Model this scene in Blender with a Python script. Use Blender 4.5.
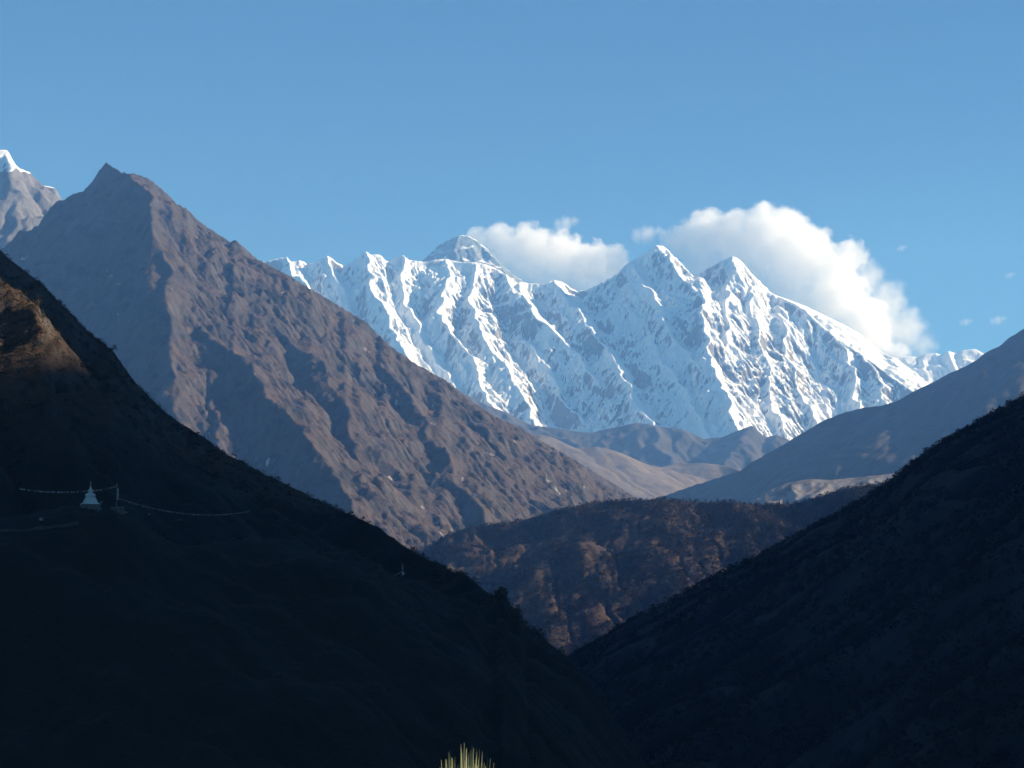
import bpy, math, random
import numpy as np

for o in list(bpy.data.objects):
    bpy.data.objects.remove(o)
SC = bpy.context.scene
COL = SC.collection
R = math.radians

# ------------------------------------------------------------------ camera
F = 2100.0                      # focal length in pixels of the 1024 px wide picture
HOR = 690.0                     # picture row of the true horizon
PITCH = math.atan((HOR - 384) / F)
cd = bpy.data.cameras.new("camera")
cam = bpy.data.objects.new("camera", cd)
COL.objects.link(cam)
cd.sensor_width = 36.0
cd.lens = 36.0 * F / 1024
cd.clip_start = 0.1
cd.clip_end = 120000
cam.location = (0, 0, 0)
cam.rotation_euler = (math.pi / 2 + PITCH, 0, 0)
SC.camera = cam

# ------------------------------------------------------------------ sky, sun, exposure
SUN_EL, SUN_AZ = 24.0, 77.0     # azimuth clockwise from the view direction
w = bpy.data.worlds.new("World")
SC.world = w
w.use_nodes = True
nt = w.node_tree
sky = nt.nodes.new("ShaderNodeTexSky")
sky.sky_type = 'NISHITA'
sky.sun_disc = False
sky.sun_elevation = R(SUN_EL)
sky.sun_rotation = R(SUN_AZ)
sky.altitude = 3500
sky.air_density = 1.0
sky.dust_density = 0.0
sky.ozone_density = 2.0
bg = nt.nodes["Background"]
bg.inputs["Strength"].default_value = 0.047
tint = nt.nodes.new("ShaderNodeMix")
tint.data_type, tint.blend_type = 'RGBA', 'MULTIPLY'
tint.inputs[0].default_value = 1.0
tint.inputs[7].default_value = (0.39, 0.85, 1.08, 1)
nt.links.new(sky.outputs[0], tint.inputs[6])
nt.links.new(tint.outputs[2], bg.inputs[0])
sl = bpy.data.lights.new("sun", 'SUN')
sun = bpy.data.objects.new("sun", sl)
COL.objects.link(sun)
sl.energy = 5.0
sl.angle = R(0.5)
sl.color = (1.0, 0.94, 0.86)
sun.rotation_euler = (math.pi / 2 - R(SUN_EL), 0, math.pi - R(SUN_AZ))
SC.view_settings.view_transform = 'Standard'
SC.view_settings.look = 'None'
SC.view_settings.exposure = 1.1
SC.view_settings.gamma = 1.0
SC.view_settings.use_curve_mapping = False
SC.cycles.volume_bounces = 20
SC.cycles.max_bounces = 22
SC.cycles.diffuse_bounces = 2
SC.cycles.volume_step_rate = 1.0
SC.cycles.volume_max_steps = 256
w.cycles.sampling_method = 'NONE'
SC.cycles.use_denoising = True
SC.cycles.denoising_input_passes = 'RGB_ALBEDO_NORMAL'
SC.cycles.use_adaptive_sampling = False

# ------------------------------------------------------------------ maths helpers
CP, SP = math.cos(PITCH), math.sin(PITCH)


def P(px, py, Y):
    """point seen at picture position (px, py) standing Y metres ahead"""
    a, b = (px - 512) / F, (384 - py) / F
    dy, dz = CP - b * SP, SP + b * CP
    return np.array((a / dy * Y, Y, dz / dy * Y))


def project(x, y, z):
    fw = y * CP + z * SP
    up = -y * SP + z * CP
    return 512 + F * x / fw, 384 - F * up / fw


def _hash(ix, iy, seed):
    h = (ix.astype(np.int64) * 374761393 + iy.astype(np.int64) * 668265263 + seed * 1274126177) & 0x7fffffff
    h = ((h ^ (h >> 13)) * 1274126177) & 0x7fffffff
    h = h ^ (h >> 16)
    return h


def gnoise(x, y, seed):
    x0, y0 = np.floor(x), np.floor(y)
    fx, fy = x - x0, y - y0
    u, v = fx * fx * fx * (fx * (fx * 6 - 15) + 10), fy * fy * fy * (fy * (fy * 6 - 15) + 10)

    def g(ix, iy, dx, dy):
        a = (_hash(ix, iy, seed) % 4096) * (2 * math.pi / 4096)
        return np.cos(a) * dx + np.sin(a) * dy
    n00, n10 = g(x0, y0, fx, fy), g(x0 + 1, y0, fx - 1, fy)
    n01, n11 = g(x0, y0 + 1, fx, fy - 1), g(x0 + 1, y0 + 1, fx - 1, fy - 1)
    return ((n00 * (1 - u) + n10 * u) * (1 - v) + (n01 * (1 - u) + n11 * u) * v) * 1.5


def fbm(x, y, seed, octs=5, gain=0.5):
    t, a = 0, 1
    for k in range(octs):
        t = t + a * gnoise(x, y, seed + k * 17)
        x, y, a = x * 2.03 + 11.3, y * 2.03 + 5.7, a * gain
    return t


def ridged(x, y, seed, octs=5, gain=0.5):
    t, a = 0, 1
    for k in range(octs):
        n = 1 - np.abs(gnoise(x, y, seed + k * 29)) * 1.6
        t = t + a * n
        x, y, a = x * 2.07 + 3.1, y * 2.07 + 9.2, a * gain
    return t


def cones(X, Y, ridges):
    """height of the union of sharp crests; also the place along and the distance from the winning crest"""
    H = np.full(X.shape, -1e9)
    S, D = np.zeros(X.shape), np.zeros(X.shape)
    acc = 0.0
    for rd in ridges:
        pts = np.array(rd['pts'], float)
        s0, s1, L = rd.get('s', (0.9, 0.5, 600))
        for a, b in zip(pts[:-1], pts[1:]):
            vx, vy = b[0] - a[0], b[1] - a[1]
            l2 = vx * vx + vy * vy + 1e-9
            t = np.clip(((X - a[0]) * vx + (Y - a[1]) * vy) / l2, 0, 1)
            d = np.hypot(X - a[0] - t * vx, Y - a[1] - t * vy)
            ff = s1 * d + (s0 - s1) * L * (1 - np.exp(-d / L))
            h = a[2] + t * (b[2] - a[2]) - ff
            m = h > H
            H[m] = h[m]
            S[m] = (acc + t * math.sqrt(l2) - rd.get('slant', 0) * d)[m]
            D[m] = d[m]
            acc += math.sqrt(l2)
        acc += 777.0
    return H, S, D


def face_spurs(X, Y, H, S, D, spurs):
    """add spurs that run down a face: each falls away sideways only, so that the flanks keep the pitch of the face"""
    for pts, (s0, s1, L), fall in spurs:
        pts = np.array(pts, float)[::-1]                 # from foot to crest, y rising
        ys = pts[:, 1]
        e = pts[0] - (pts[1] - pts[0]) / max(pts[1][1] - pts[0][1], 1) * 1500
        ys = np.concatenate([[e[1]], ys])
        xs, zs = np.interp(Y, ys, np.r_[e[0], pts[:, 0]]), np.interp(Y, ys, np.r_[e[2], pts[:, 2]])
        d = np.abs(X - xs)
        s1 = np.where(X < xs, s1[0], s1[1])
        h = zs - (s1 * d + (s0 - s1) * L * (1 - np.exp(-d / L)))
        h = np.where(Y > ys[-1] + 5, -1e9, h)
        m = h > H
        H[m], D[m] = h[m], d[m]
        S[m] = (ys[-1] - Y - fall * d)[m] + ys[-1] * 3.7
    return H, S, D


def erode(Z, dx, iters, k, seed=1, m=0.5, diff=0.0):
    ny, nx = Z.shape
    N = nx * ny
    rng = np.random.default_rng(seed)
    idx = np.arange(N).reshape(ny, nx)
    offs = [(-1, -1), (-1, 0), (-1, 1), (0, -1), (0, 1), (1, -1), (1, 0), (1, 1)]
    for it in range(iters):
        best = np.zeros((ny, nx))
        rec = idx.copy()
        Zp = np.pad(Z, 1, constant_values=1e9)
        for oy, ox in offs:
            s = (Z - Zp[1 + oy:1 + oy + ny, 1 + ox:1 + ox + nx]) / math.hypot(ox, oy)
            s = s * rng.uniform(0.75, 1.25, Z.shape)
            mm = s > best
            best[mm] = s[mm]
            rec[mm] = (idx + oy * nx + ox)[mm]
        zf = Z.ravel()
        order = np.argsort(zf)
        recf = rec.ravel()
        rl = recf.tolist()
        ol = order.tolist()
        A = [1.0] * N
        for i in reversed(ol):
            r = rl[i]
            if r != i:
                A[r] += A[i]
        Fk = (k * np.power(np.array(A), m)).tolist()
        zl = zf.tolist()
        for i in ol:
            r = rl[i]
            if r != i:
                f = Fk[i]
                zn = (zl[i] + f * zl[r]) / (1 + f)
                zl[i] = zn
        Z = np.array(zl).reshape(ny, nx)
        if diff:
            Zp = np.pad(Z, 1, mode='edge')
            lap = Zp[:-2, 1:-1] + Zp[2:, 1:-1] + Zp[1:-1, :-2] + Zp[1:-1, 2:] - 4 * Z
            Z = Z + diff * lap
    return Z


def fit_outline(X, Y, Z, line, zlow, passes=2, sm=2, binw=2.0):
    """raise or lower the crest so that the skyline follows the surveyed outline"""
    lx = np.array([p[0] for p in line], float)
    ly = np.array([p[1] for p in line], float)
    for k in range(passes):
        px, py = project(X, Y, Z)
        b = np.round(px / binw).astype(int)
        lo, hi = int(lx[0] / binw) - 2, int(lx[-1] / binw) + 2
        n = hi - lo + 1
        top = np.full(n, 1e9)
        ok = (b >= lo) & (b <= hi)
        np.minimum.at(top, (b - lo)[ok], py[ok])
        cols = (np.arange(n) + lo) * binw
        tgt = np.interp(cols, lx, ly)
        dpx = np.where(top < 1e8, top - tgt, 0)
        for _ in range(sm):
            q = np.pad(dpx, 1, mode='edge')
            dpx = (q[:-2] + 2 * q[1:-1] + q[2:]) / 4
        d = np.interp(px, cols, dpx)
        tg = np.interp(px, cols, tgt)
        zc = (HOR - tg) / F * Y
        ends = np.clip(1 - (px - lx[-1]) / 60, 0, 1) * np.clip(1 - (lx[0] - px) / 60, 0, 1)
        wgt = ends * np.clip((Z - zlow) / np.maximum(zc - zlow, 1), 0, 1)
        Z = Z + d / F * Y * wgt
    return Z


def grid(x0, x1, y0, y1, dx, dy=None):
    dy = dy or dx
    xs = np.arange(x0, x1 + dx / 2, dx)
    ys = np.arange(y0, y1 + dy / 2, dy)
    return np.meshgrid(xs, ys)


def tag(o, label=None, cat=None, group=None, kind=None):
    if label: o['label'] = label
    if cat: o['category'] = cat
    if group: o['group'] = group
    if kind: o['kind'] = kind
    return o


def raw_mesh(name, V, Q, mat, parent=None, smooth=True, corners=4):
    """one mesh object from a vertex array and a face index array"""
    V = np.asarray(V, np.float32)
    Q = np.asarray(Q, np.int32)
    me = bpy.data.meshes.new(name)
    me.vertices.add(len(V))
    me.vertices.foreach_set('co', V.ravel())
    me.loops.add(Q.size)
    me.loops.foreach_set('vertex_index', Q.ravel())
    me.polygons.add(len(Q))
    me.polygons.foreach_set('loop_start', np.arange(0, Q.size, corners, dtype=np.int32))
    me.polygons.foreach_set('use_smooth', np.full(len(Q), smooth))
    me.update(calc_edges=True)
    me.materials.append(mat)
    o = bpy.data.objects.new(name, me)
    COL.objects.link(o)
    if parent: o.parent = parent
    return o


def sheet(name, X, Y, Z, mat, keep=None):
    ny, nx = X.shape
    i = np.arange(nx * ny).reshape(ny, nx)
    Q = np.stack([i[:-1, :-1], i[:-1, 1:], i[1:, 1:], i[1:, :-1]], -1).reshape(-1, 4)
    V = np.stack([X, Y, Z], -1).reshape(-1, 3)
    if keep is not None:
        kq = keep.ravel()[Q].any(1)
        Q = Q[kq]
        used = np.unique(Q)
        mp = np.zeros(len(V), np.int64)
        mp[used] = np.arange(len(used))
        V, Q = V[used], mp[Q]
    return raw_mesh(name, V, Q, mat)


def facept(px, py, zc, yc, ta):
    """point seen at (px, py) on a face that falls towards us from crest (yc, zc) at slope ta"""
    b = (384 - py) / F
    e = (SP + b * CP) / (CP - b * SP)
    y = (zc - ta * yc) / (e - ta)
    return P(px, py, y)


def spur(pts, yc, ta, ext=0, anchor=None):
    c = P(*(anchor or pts[0]), yc)
    out = [facept(*pts[0], c[2], yc, ta) if anchor else c] + [facept(a, b, c[2], yc, ta) for a, b in pts[1:]]
    if ext:
        d = out[-1] - out[-2]
        out.append(out[-1] + d / np.linalg.norm(d) * ext)
    return out


# ------------------------------------------------------------------ materials
def new_mat(name):
    m = bpy.data.materials.new(name)
    m.use_nodes = True
    t = m.node_tree
    b = t.nodes['Principled BSDF']
    b.inputs['Specular IOR Level'].default_value = 0.15
    b.inputs['Roughness'].default_value = 0.9
    return m, t, b


def N(t, kind, **kw):
    n = t.nodes.new(kind)
    for k, v in kw.items():
        setattr(n, k, v)
    return n


def mathn(t, op, a, b=None, clamp=False):
    n = N(t, 'ShaderNodeMath', operation=op, use_clamp=clamp)
    for i, v in enumerate((a, b)):
        if v is None: continue
        if isinstance(v, (int, float)): n.inputs[i].default_value = v
        else: t.links.new(v, n.inputs[i])
    return n.outputs[0]


def noise(t, scale, detail=5, rough=0.6, vec=None, stretch=None, dist=0.0):
    g = N(t, 'ShaderNodeNewGeometry')
    src = g.outputs['Position'] if vec is None else vec
    if stretch:
        mp = N(t, 'ShaderNodeMapping')
        mp.inputs['Scale'].default_value = stretch
        t.links.new(src, mp.inputs[0])
        src = mp.outputs[0]
    n = N(t, 'ShaderNodeTexNoise')
    n.inputs['Scale'].default_value = scale
    n.inputs['Detail'].default_value = detail
    n.inputs['Roughness'].default_value = rough
    n.inputs['Distortion'].default_value = dist
    t.links.new(src, n.inputs['Vector'])
    return n.outputs[0]


def ramp(t, fac, stops):
    r = N(t, 'ShaderNodeValToRGB')
    e = r.color_ramp.elements
    while len(e) < len(stops): e.new(0.5)
    for el, (p, c) in zip(e, stops):
        el.position = p
        el.color = (c, c, c, 1) if isinstance(c, (int, float)) else (*c, 1)
    t.links.new(fac, r.inputs[0])
    return r.outputs[0]


def mix(t, fac, a, b):
    n = N(t, 'ShaderNodeMix', data_type='RGBA')
    for s, v in ((0, fac), (6, a), (7, b)):
        if isinstance(v, (int, float)): n.inputs[s].default_value = v
        elif isinstance(v, tuple): n.inputs[s].default_value = (*v, 1)
        else: t.links.new(v, n.inputs[s])
    return n.outputs[2]


def slope_z(t):
    g = N(t, 'ShaderNodeNewGeometry')
    s = N(t, 'ShaderNodeSeparateXYZ')
    t.links.new(g.outputs['Normal'], s.inputs[0])
    return s.outputs[2]


def bump(t, b, h, dist, strength=1.0):
    n = N(t, 'ShaderNodeBump')
    n.inputs['Distance'].default_value = dist
    n.inputs['Strength'].default_value = strength
    t.links.new(h, n.inputs['Height'])
    t.links.new(n.outputs[0], b.inputs['Normal'])


def snow_rock(name, lo, hi, rock=(0.20, 0.19, 0.19), var=0.35, big=0.0, line=None):
    """snow where the face is not too steep, bare rock elsewhere"""
    m, t, b = new_mat(name)
    s = slope_z(t)
    n1 = noise(t, 1 / 260, 8, 0.68, stretch=(1, 0.35, 0.3))
    n2 = noise(t, 1 / 45, 6, 0.7, stretch=(1, 0.45, 0.45))
    v = mathn(t, 'ADD', s, mathn(t, 'MULTIPLY', mathn(t, 'SUBTRACT', n1, 0.5), var))
    v = mathn(t, 'ADD', v, mathn(t, 'MULTIPLY', mathn(t, 'SUBTRACT', n2, 0.5), var * 0.45))
    if big:
        nb = noise(t, 1 / 1100, 3, 0.5, stretch=(1, 0.6, 0.6))
        v = mathn(t, 'ADD', v, mathn(t, 'MULTIPLY', mathn(t, 'SUBTRACT', nb, 0.48), big))
    if line:
        g = N(t, 'ShaderNodeNewGeometry')
        sp = N(t, 'ShaderNodeSeparateXYZ')
        t.links.new(g.outputs['Position'], sp.inputs[0])
        hz = mathn(t, 'MULTIPLY', mathn(t, 'SUBTRACT', sp.outputs[2], line), 1 / 350)
        v = mathn(t, 'ADD', v, mathn(t, 'MAXIMUM', hz, -0.3))
    fac = ramp(t, v, [(lo, 0.0), (hi, 1.0)])
    rk = mix(t, ramp(t, n2, [(0.35, 0.0), (0.65, 1.0)]), tuple(c * 0.65 for c in rock), tuple(c * 1.35 for c in rock))
    c = mix(t, fac, rk, (0.84, 0.86, 0.89))
    t.links.new(c, b.inputs['Base Color'])
    bump(t, b, n2, 14)
    return m


def brown_slope(name, grass, rock, dark, scale=1.0, lo=0.5, hi=0.75, streak=0.0, bumpd=8.0):
    m, t, b = new_mat(name)
    s = slope_z(t)
    n1 = noise(t, 1 / (300 * scale), 8, 0.66)
    n2 = noise(t, 1 / (38 * scale), 6, 0.68)
    n3 = noise(t, 1 / (110 * scale), 5, 0.6, dist=0.6)
    v = mathn(t, 'ADD', s, mathn(t, 'MULTIPLY', mathn(t, 'SUBTRACT', n1, 0.5), 0.5))
    v = mathn(t, 'ADD', v, mathn(t, 'MULTIPLY', mathn(t, 'SUBTRACT', n2, 0.5), 0.25))
    c = mix(t, ramp(t, v, [(lo, 0.0), (hi, 1.0)]), rock, grass)
    c = mix(t, ramp(t, n3, [(0.48, 0.0), (0.64, 0.85)]), c, dark)
    c = mix(t, ramp(t, n2, [(0.3, 0.35), (0.7, 0.0)]), c, dark)
    if streak:
        ns = noise(t, 1 / (55 * scale), 3, 0.5, stretch=(1, 0.7, 0.25))
        c = mix(t, ramp(t, ns, [(0.70, 0.0), (0.74, streak)]), c, (0.42, 0.40, 0.38))
    t.links.new(c, b.inputs['Base Color'])
    bump(t, b, n2, bumpd)
    return m


def plain(name, col, var=0.25, scale=3.0, rough=0.9):
    m, t, b = new_mat(name)
    n = noise(t, scale, 4, 0.6)
    c = mix(t, ramp(t, n, [(0.3, 0.0), (0.7, 1.0)]), tuple(x * (1 - var) for x in col), tuple(min(1, x * (1 + var)) for x in col))
    t.links.new(c, b.inputs['Base Color'])
    b.inputs['Roughness'].default_value = rough
    return m


M_SNOW = snow_rock('snow_face', 0.45, 0.55, rock=(0.17, 0.165, 0.17), var=0.32, big=0.6)
M_EVEREST = snow_rock('dark_snow_rock', 0.72, 0.86, rock=(0.13, 0.16, 0.17))
M_SNOWFAR = snow_rock('snow_ridge', 0.22, 0.34)
M_PEAK = snow_rock('rock_peak', 0.84, 0.92, rock=(0.12, 0.115, 0.115), var=0.9, line=2960)
M_BROWN = brown_slope('brown_mountain', (0.070, 0.046, 0.033), (0.066, 0.057, 0.052), (0.014, 0.013, 0.012), 1.0, streak=0.7, bumpd=15)
M_FAR = brown_slope('far_slope', (0.085, 0.066, 0.052), (0.065, 0.058, 0.053), (0.035, 0.032, 0.030), 2.0)
M_FOOT = brown_slope('shaded_far_slope', (0.050, 0.042, 0.034), (0.045, 0.040, 0.036), (0.024, 0.023, 0.021), 2.0)  # far slope colours darkened to stand for shade on foothills and right ridge
M_VALE = brown_slope('sunlit_grass_slope', (0.15, 0.118, 0.092), (0.12, 0.105, 0.095), (0.07, 0.062, 0.056), 1.2)  # far slope colours lightened, sunlight on the valley spur put into the colour
M_MID = brown_slope('forest_floor_hill', (0.055, 0.034, 0.024), (0.050, 0.040, 0.034), (0.017, 0.015, 0.013), 0.35, bumpd=3)
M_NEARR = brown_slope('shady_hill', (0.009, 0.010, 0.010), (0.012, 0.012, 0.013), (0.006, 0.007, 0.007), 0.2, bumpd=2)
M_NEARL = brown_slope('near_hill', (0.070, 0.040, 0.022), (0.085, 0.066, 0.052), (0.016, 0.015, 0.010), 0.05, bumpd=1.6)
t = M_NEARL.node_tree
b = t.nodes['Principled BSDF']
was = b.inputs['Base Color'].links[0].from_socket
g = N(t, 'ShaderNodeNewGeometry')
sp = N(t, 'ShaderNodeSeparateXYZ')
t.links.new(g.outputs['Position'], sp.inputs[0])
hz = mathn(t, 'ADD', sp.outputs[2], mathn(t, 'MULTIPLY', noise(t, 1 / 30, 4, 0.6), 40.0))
hz = mathn(t, 'MULTIPLY', mathn(t, 'SUBTRACT', hz, 105.0), 1 / 45, clamp=True)      # brown turf on the sunlit heights; scrub below, its shade put into the colour
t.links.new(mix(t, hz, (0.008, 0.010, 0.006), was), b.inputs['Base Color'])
M_GROUND = brown_slope('valley_floor', (0.12, 0.09, 0.065), (0.12, 0.105, 0.095), (0.05, 0.045, 0.04), 1.5)

GZ = -700.0


# ------------------------------------------------------------------ ground sheet of the valley
X, Y = grid(-6600, 6600, -1500, 27000, 300)
Z = GZ + np.clip((Y - 3500) / 16000, 0, 1) * 2300 + 60 * fbm(X / 2500, Y / 2500, 5)
near = np.exp(-((X / 600) ** 2 + (Y / 500) ** 2))
tag(sheet('ground', X, Y, Z, M_GROUND), 'brown valley floor running up between the mountains', 'ground', kind='structure')

# ------------------------------------------------------------------ the great snow wall
WALL = [(230, 268), (262, 262), (280, 258), (287, 257), (293, 262), (301, 260), (307, 264), (316, 262), (325, 256), (331, 257), (336, 262),
        (345, 266), (354, 260), (361, 254), (366, 251), (371, 255), (376, 254), (381, 255), (388, 262), (395, 258), (404, 255), (410, 260), (425, 262),
        (438, 259), (446, 259), (460, 262), (476, 262), (488, 265), (499, 270), (508, 276), (516, 281), (528, 283), (541, 284), (550, 281), (556, 280), (563, 282),
        (570, 287), (577, 291), (588, 289), (600, 283), (616, 275), (624, 266), (630, 261), (643, 254), (656, 245), (664, 246), (675, 256),
        (686, 268), (694, 276), (706, 268), (722, 260), (734, 256), (743, 262), (752, 273), (762, 283), (772, 293), (789, 301), (806, 310), (820, 323),
        (835, 336), (850, 346), (865, 356), (880, 367), (895, 379), (930, 400)]
YC = 22500.0
TA = 0.80
crest = [P(a, b, YC - np.interp(a, [752, 800, 930], [0, 500, 1900])) for a, b in WALL]
ribs = [
    [(287, 257), (305, 290), (325, 330), (350, 380)], [(325, 256), (340, 285), (352, 315), (372, 350), (390, 390)],
    [(366, 251), (372, 285), (385, 315), (402, 345), (425, 380)], [(404, 256), (402, 290), (412, 320), (430, 350)],
    [(446, 259), (449, 283), (442, 305), (436, 313), (452, 333), (472, 356), (489, 395), (505, 425)],
    [(476, 263), (470, 300), (486, 340), (510, 375), (530, 410)],
    [(499, 270), (526, 303), (549, 330), (579, 356), (600, 385), (640, 425)],
    [(516, 281), (530, 325), (539, 346), (550, 372), (565, 400), (595, 432)],
    [(556, 280), (575, 305), (600, 340), (622, 375), (655, 425)],
    [(590, 288), (603, 302), (623, 325), (643, 360), (660, 390), (688, 432)],
    [(616, 275), (628, 297), (645, 330), (668, 365), (690, 400), (705, 430)],
    [(633, 260), (648, 285), (660, 306), (670, 330), (700, 366), (726, 406), (738, 432)],
    [(664, 246), (680, 268), (700, 290), (706, 323), (716, 376), (733, 412)],
    [(734, 256), (728, 280), (726, 305), (729, 340), (730, 376), (738, 422)],
    [(743, 262), (752, 300), (762, 340), (770, 385), (780, 425)],
    [(762, 283), (772, 305), (780, 325), (789, 349), (799, 389), (812, 412)],
    [(835, 336), (846, 350), (855, 376), (857, 402)], [(865, 356), (876, 372), (882, 392)],
]
RD = [dict(pts=crest, s=(1.5, 0.8, 420))]
SPW = []
TAS = {590: 0.66, 616: 0.67, 633: 0.70, 664: 0.74, 734: 0.76, 743: 0.78, 762: 0.78, 516: 0.78, 556: 0.68, 325: 0.9, 404: 0.86}
for i, rb in enumerate(ribs):
    SPW.append((spur(rb, YC - 30 - np.interp(rb[0][0], [752, 800, 930], [0, 500, 1900]), TAS.get(rb[0][0], TA)), (0.9, (0.62 if rb[0][0] > 600 else (0.50, 0.45, 0.58, 0.46, 0.52)[i % 5], (0.72, 0.62, 0.75, 0.66, 0.8)[i % 5]), 110), 1.2))
X, Y = grid(-3300, 4700, 18700, 23600, 11)
wx, wy = X + 62 * fbm(X / 380, Y / 380, 3, 6, 0.55), Y + 60 * fbm(X / 500, Y / 500, 8, 4)
H, S, D = cones(wx, wy, RD)
S = wx * 1.0
H, S, D = face_spurs(wx, wy, H, S, D, SPW)
cx_, cy_ = np.array([c[0] for c in crest]), np.array([c[1] for c in crest])
H = H - 1.0 * np.clip(wy - np.interp(wx, cx_, cy_) - 25, 0, None)          # steep far side
fl = ridged(S / 120, D / 1500, 21, 3) - 1.1
amp = np.clip(D / 120, 0, 1)
fl2 = ridged(S / 52, D / 800, 25, 2) - 1.0
Z = H + amp * (34 * fl + 18 * fl2) + 80 * (ridged((X + 0.35 * Y) / 360, Y / 800, 31, 6, 0.55) - 1.2) * np.clip(D / 150, 0.1, 1)
Z = erode(Z, 11, 7, 0.025, seed=2, diff=0.0)
Z = fit_outline(X, Y, Z, WALL, 2300)
tag(sheet('mountain_wall', X, Y, np.maximum(Z, 1100), M_SNOW), 'long fluted snow wall with white summits across the head of the valley', 'mountain', kind='structure')

# summit pyramid standing behind the wall
EV = [(405, 275), (425, 258), (433, 250), (440, 244), (450, 239), (460, 235), (468, 236), (475, 239), (484, 246), (492, 252), (500, 262), (515, 276), (540, 292)]
YE = 25300.0
X, Y = grid(-2100, 1100, 23800, 26300, 16)
RD = [dict(pts=[P(a, b, YE) for a, b in EV], s=(1.1, 0.8, 400)),
      dict(pts=spur([(482, 244), (494, 256), (512, 276)], YE - 40, 1.1, 300), s=(1.0, 0.9, 200)),
      dict(pts=spur([(460, 235), (455, 250), (447, 275)], YE, 0.9, 300), s=(0.9, 0.8, 200))]
H, S, D = cones(X + 40 * fbm(X / 400, Y / 400, 3, 4), Y + 40 * fbm(X / 400, Y / 400, 9, 4), RD)
Z = H + 40 * (ridged(X / 300, Y / 300, 41, 5) - 1.2) * np.clip(D / 200, 0.05, 1)
Z = erode(Z, 16, 6, 0.02, seed=4, diff=0.02)
Z = fit_outline(X, Y, Z, EV, 3000)
tag(sheet('mountain_summit', X, Y, np.maximum(Z, 1500), M_EVEREST), 'dark rocky pyramid summit rising behind the snow wall with cloud streaming off it', 'mountain', kind='structure')

# white ridge behind the right end of the wall
BR = [(750, 285), (784, 298), (806, 306), (826, 316), (845, 325), (861, 334), (873, 345), (885, 354), (896, 358), (907, 356), (917, 357), (925, 354), (936, 353), (942, 355), (948, 351),
      (956, 353), (963, 350), (976, 349), (983, 353), (1000, 362), (1040, 380)]
YB = 25500.0
X, Y = grid(2600, 7000, 23000, 26500, 16)
RD = [dict(pts=[P(a, b, YB) for a, b in BR], s=(0.9, 0.7, 500))]
for (a, b), (c, d) in (((948, 351), (957, 372)), ((896, 358), (915, 385))):
    RD.append(dict(pts=spur([(a, b), (c, d)], YB - 20, 0.7, 500), s=(0.9, 0.7, 200)))
H, S, D = cones(X, Y, RD)
Z = H + 45 * (ridged(X / 260, Y / 260, 61, 6, 0.6) - 1.2) * np.clip(D / 200, 0.1, 1)
Z = erode(Z, 16, 6, 0.015, seed=5, diff=0.03)
Z = fit_outline(X, Y, Z, BR, 2500)
tag(sheet('mountain_ridge', X, Y, np.maximum(Z, 1500), M_SNOWFAR), 'smooth white snow ridge falling right from under the big cloud', 'mountain', kind='structure')

# ------------------------------------------------------------------ blue foothills below the wall
FH = [(440, 380), (480, 402), (505, 412), (531, 425), (560, 429), (590, 433), (612, 428), (636, 423), (648, 424), (660, 427), (683, 429), (703, 439), (722, 437), (740, 430),
      (753, 425), (758, 430), (765, 437), (777, 435), (792, 441), (830, 455)]
YF = 17600.0
X, Y = grid(-1100, 3100, 14200, 18600, 16)
RD = [dict(pts=[P(a, b, YF) for a, b in FH], s=(0.75, 0.5, 400)),
      dict(pts=spur([(531, 425), (560, 440), (590, 455), (620, 480)], YF, 0.42, 600), s=(0.6, 0.45, 300)),
      dict(pts=spur([(660, 427), (655, 445), (668, 462), (690, 485)], YF, 0.42, 600), s=(0.6, 0.45, 300)),
      dict(pts=spur([(753, 425), (740, 445), (725, 470)], YF, 0.42, 600), s=(0.6, 0.45, 300))]
H, S, D = cones(X + 60 * fbm(X / 600, Y / 600, 3, 4), Y, RD)
Z = H + 30 * fbm(X / 350, Y / 350, 71, 5) + 26 * (ridged(X / 220, Y / 300, 73, 5) - 1.2)
Z = erode(Z, 16, 8, 0.02, seed=6, diff=0.03)
Z = fit_outline(X, Y, Z, FH, 1400)
tag(sheet('foothills', X, Y, np.maximum(Z, 300), M_FOOT), 'hazy blue foothills below the snow wall', 'hills', kind='structure')

# sunlit spur on the valley floor
VS = [(540, 434), (560, 440), (578, 447), (595, 447), (609, 449), (626, 455), (644, 462), (668, 468), (690, 474), (712, 482), (735, 492), (760, 502)]
YV = 14000.0
X, Y = grid(-300, 2100, 11200, 14900, 14)
RD = [dict(pts=[P(a, b, YV) for a, b in VS], s=(0.55, 0.4, 500))]
RD += [dict(pts=spur([(655, 466), (680, 462), (718, 463), (735, 467), (748, 476)], YV + 350, 0.3, 300), s=(0.5, 0.4, 300))]
H, S, D = cones(X, Y, RD)
Z = H + 14 * fbm(X / 300, Y / 300, 81, 5)
Z = erode(Z, 14, 6, 0.012, seed=7, diff=0.05)
tag(sheet('valley_spur', X, Y, np.maximum(Z, 0), M_VALE), 'pale sunlit grassy spur on the far valley floor', 'hill', kind='structure')

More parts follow.
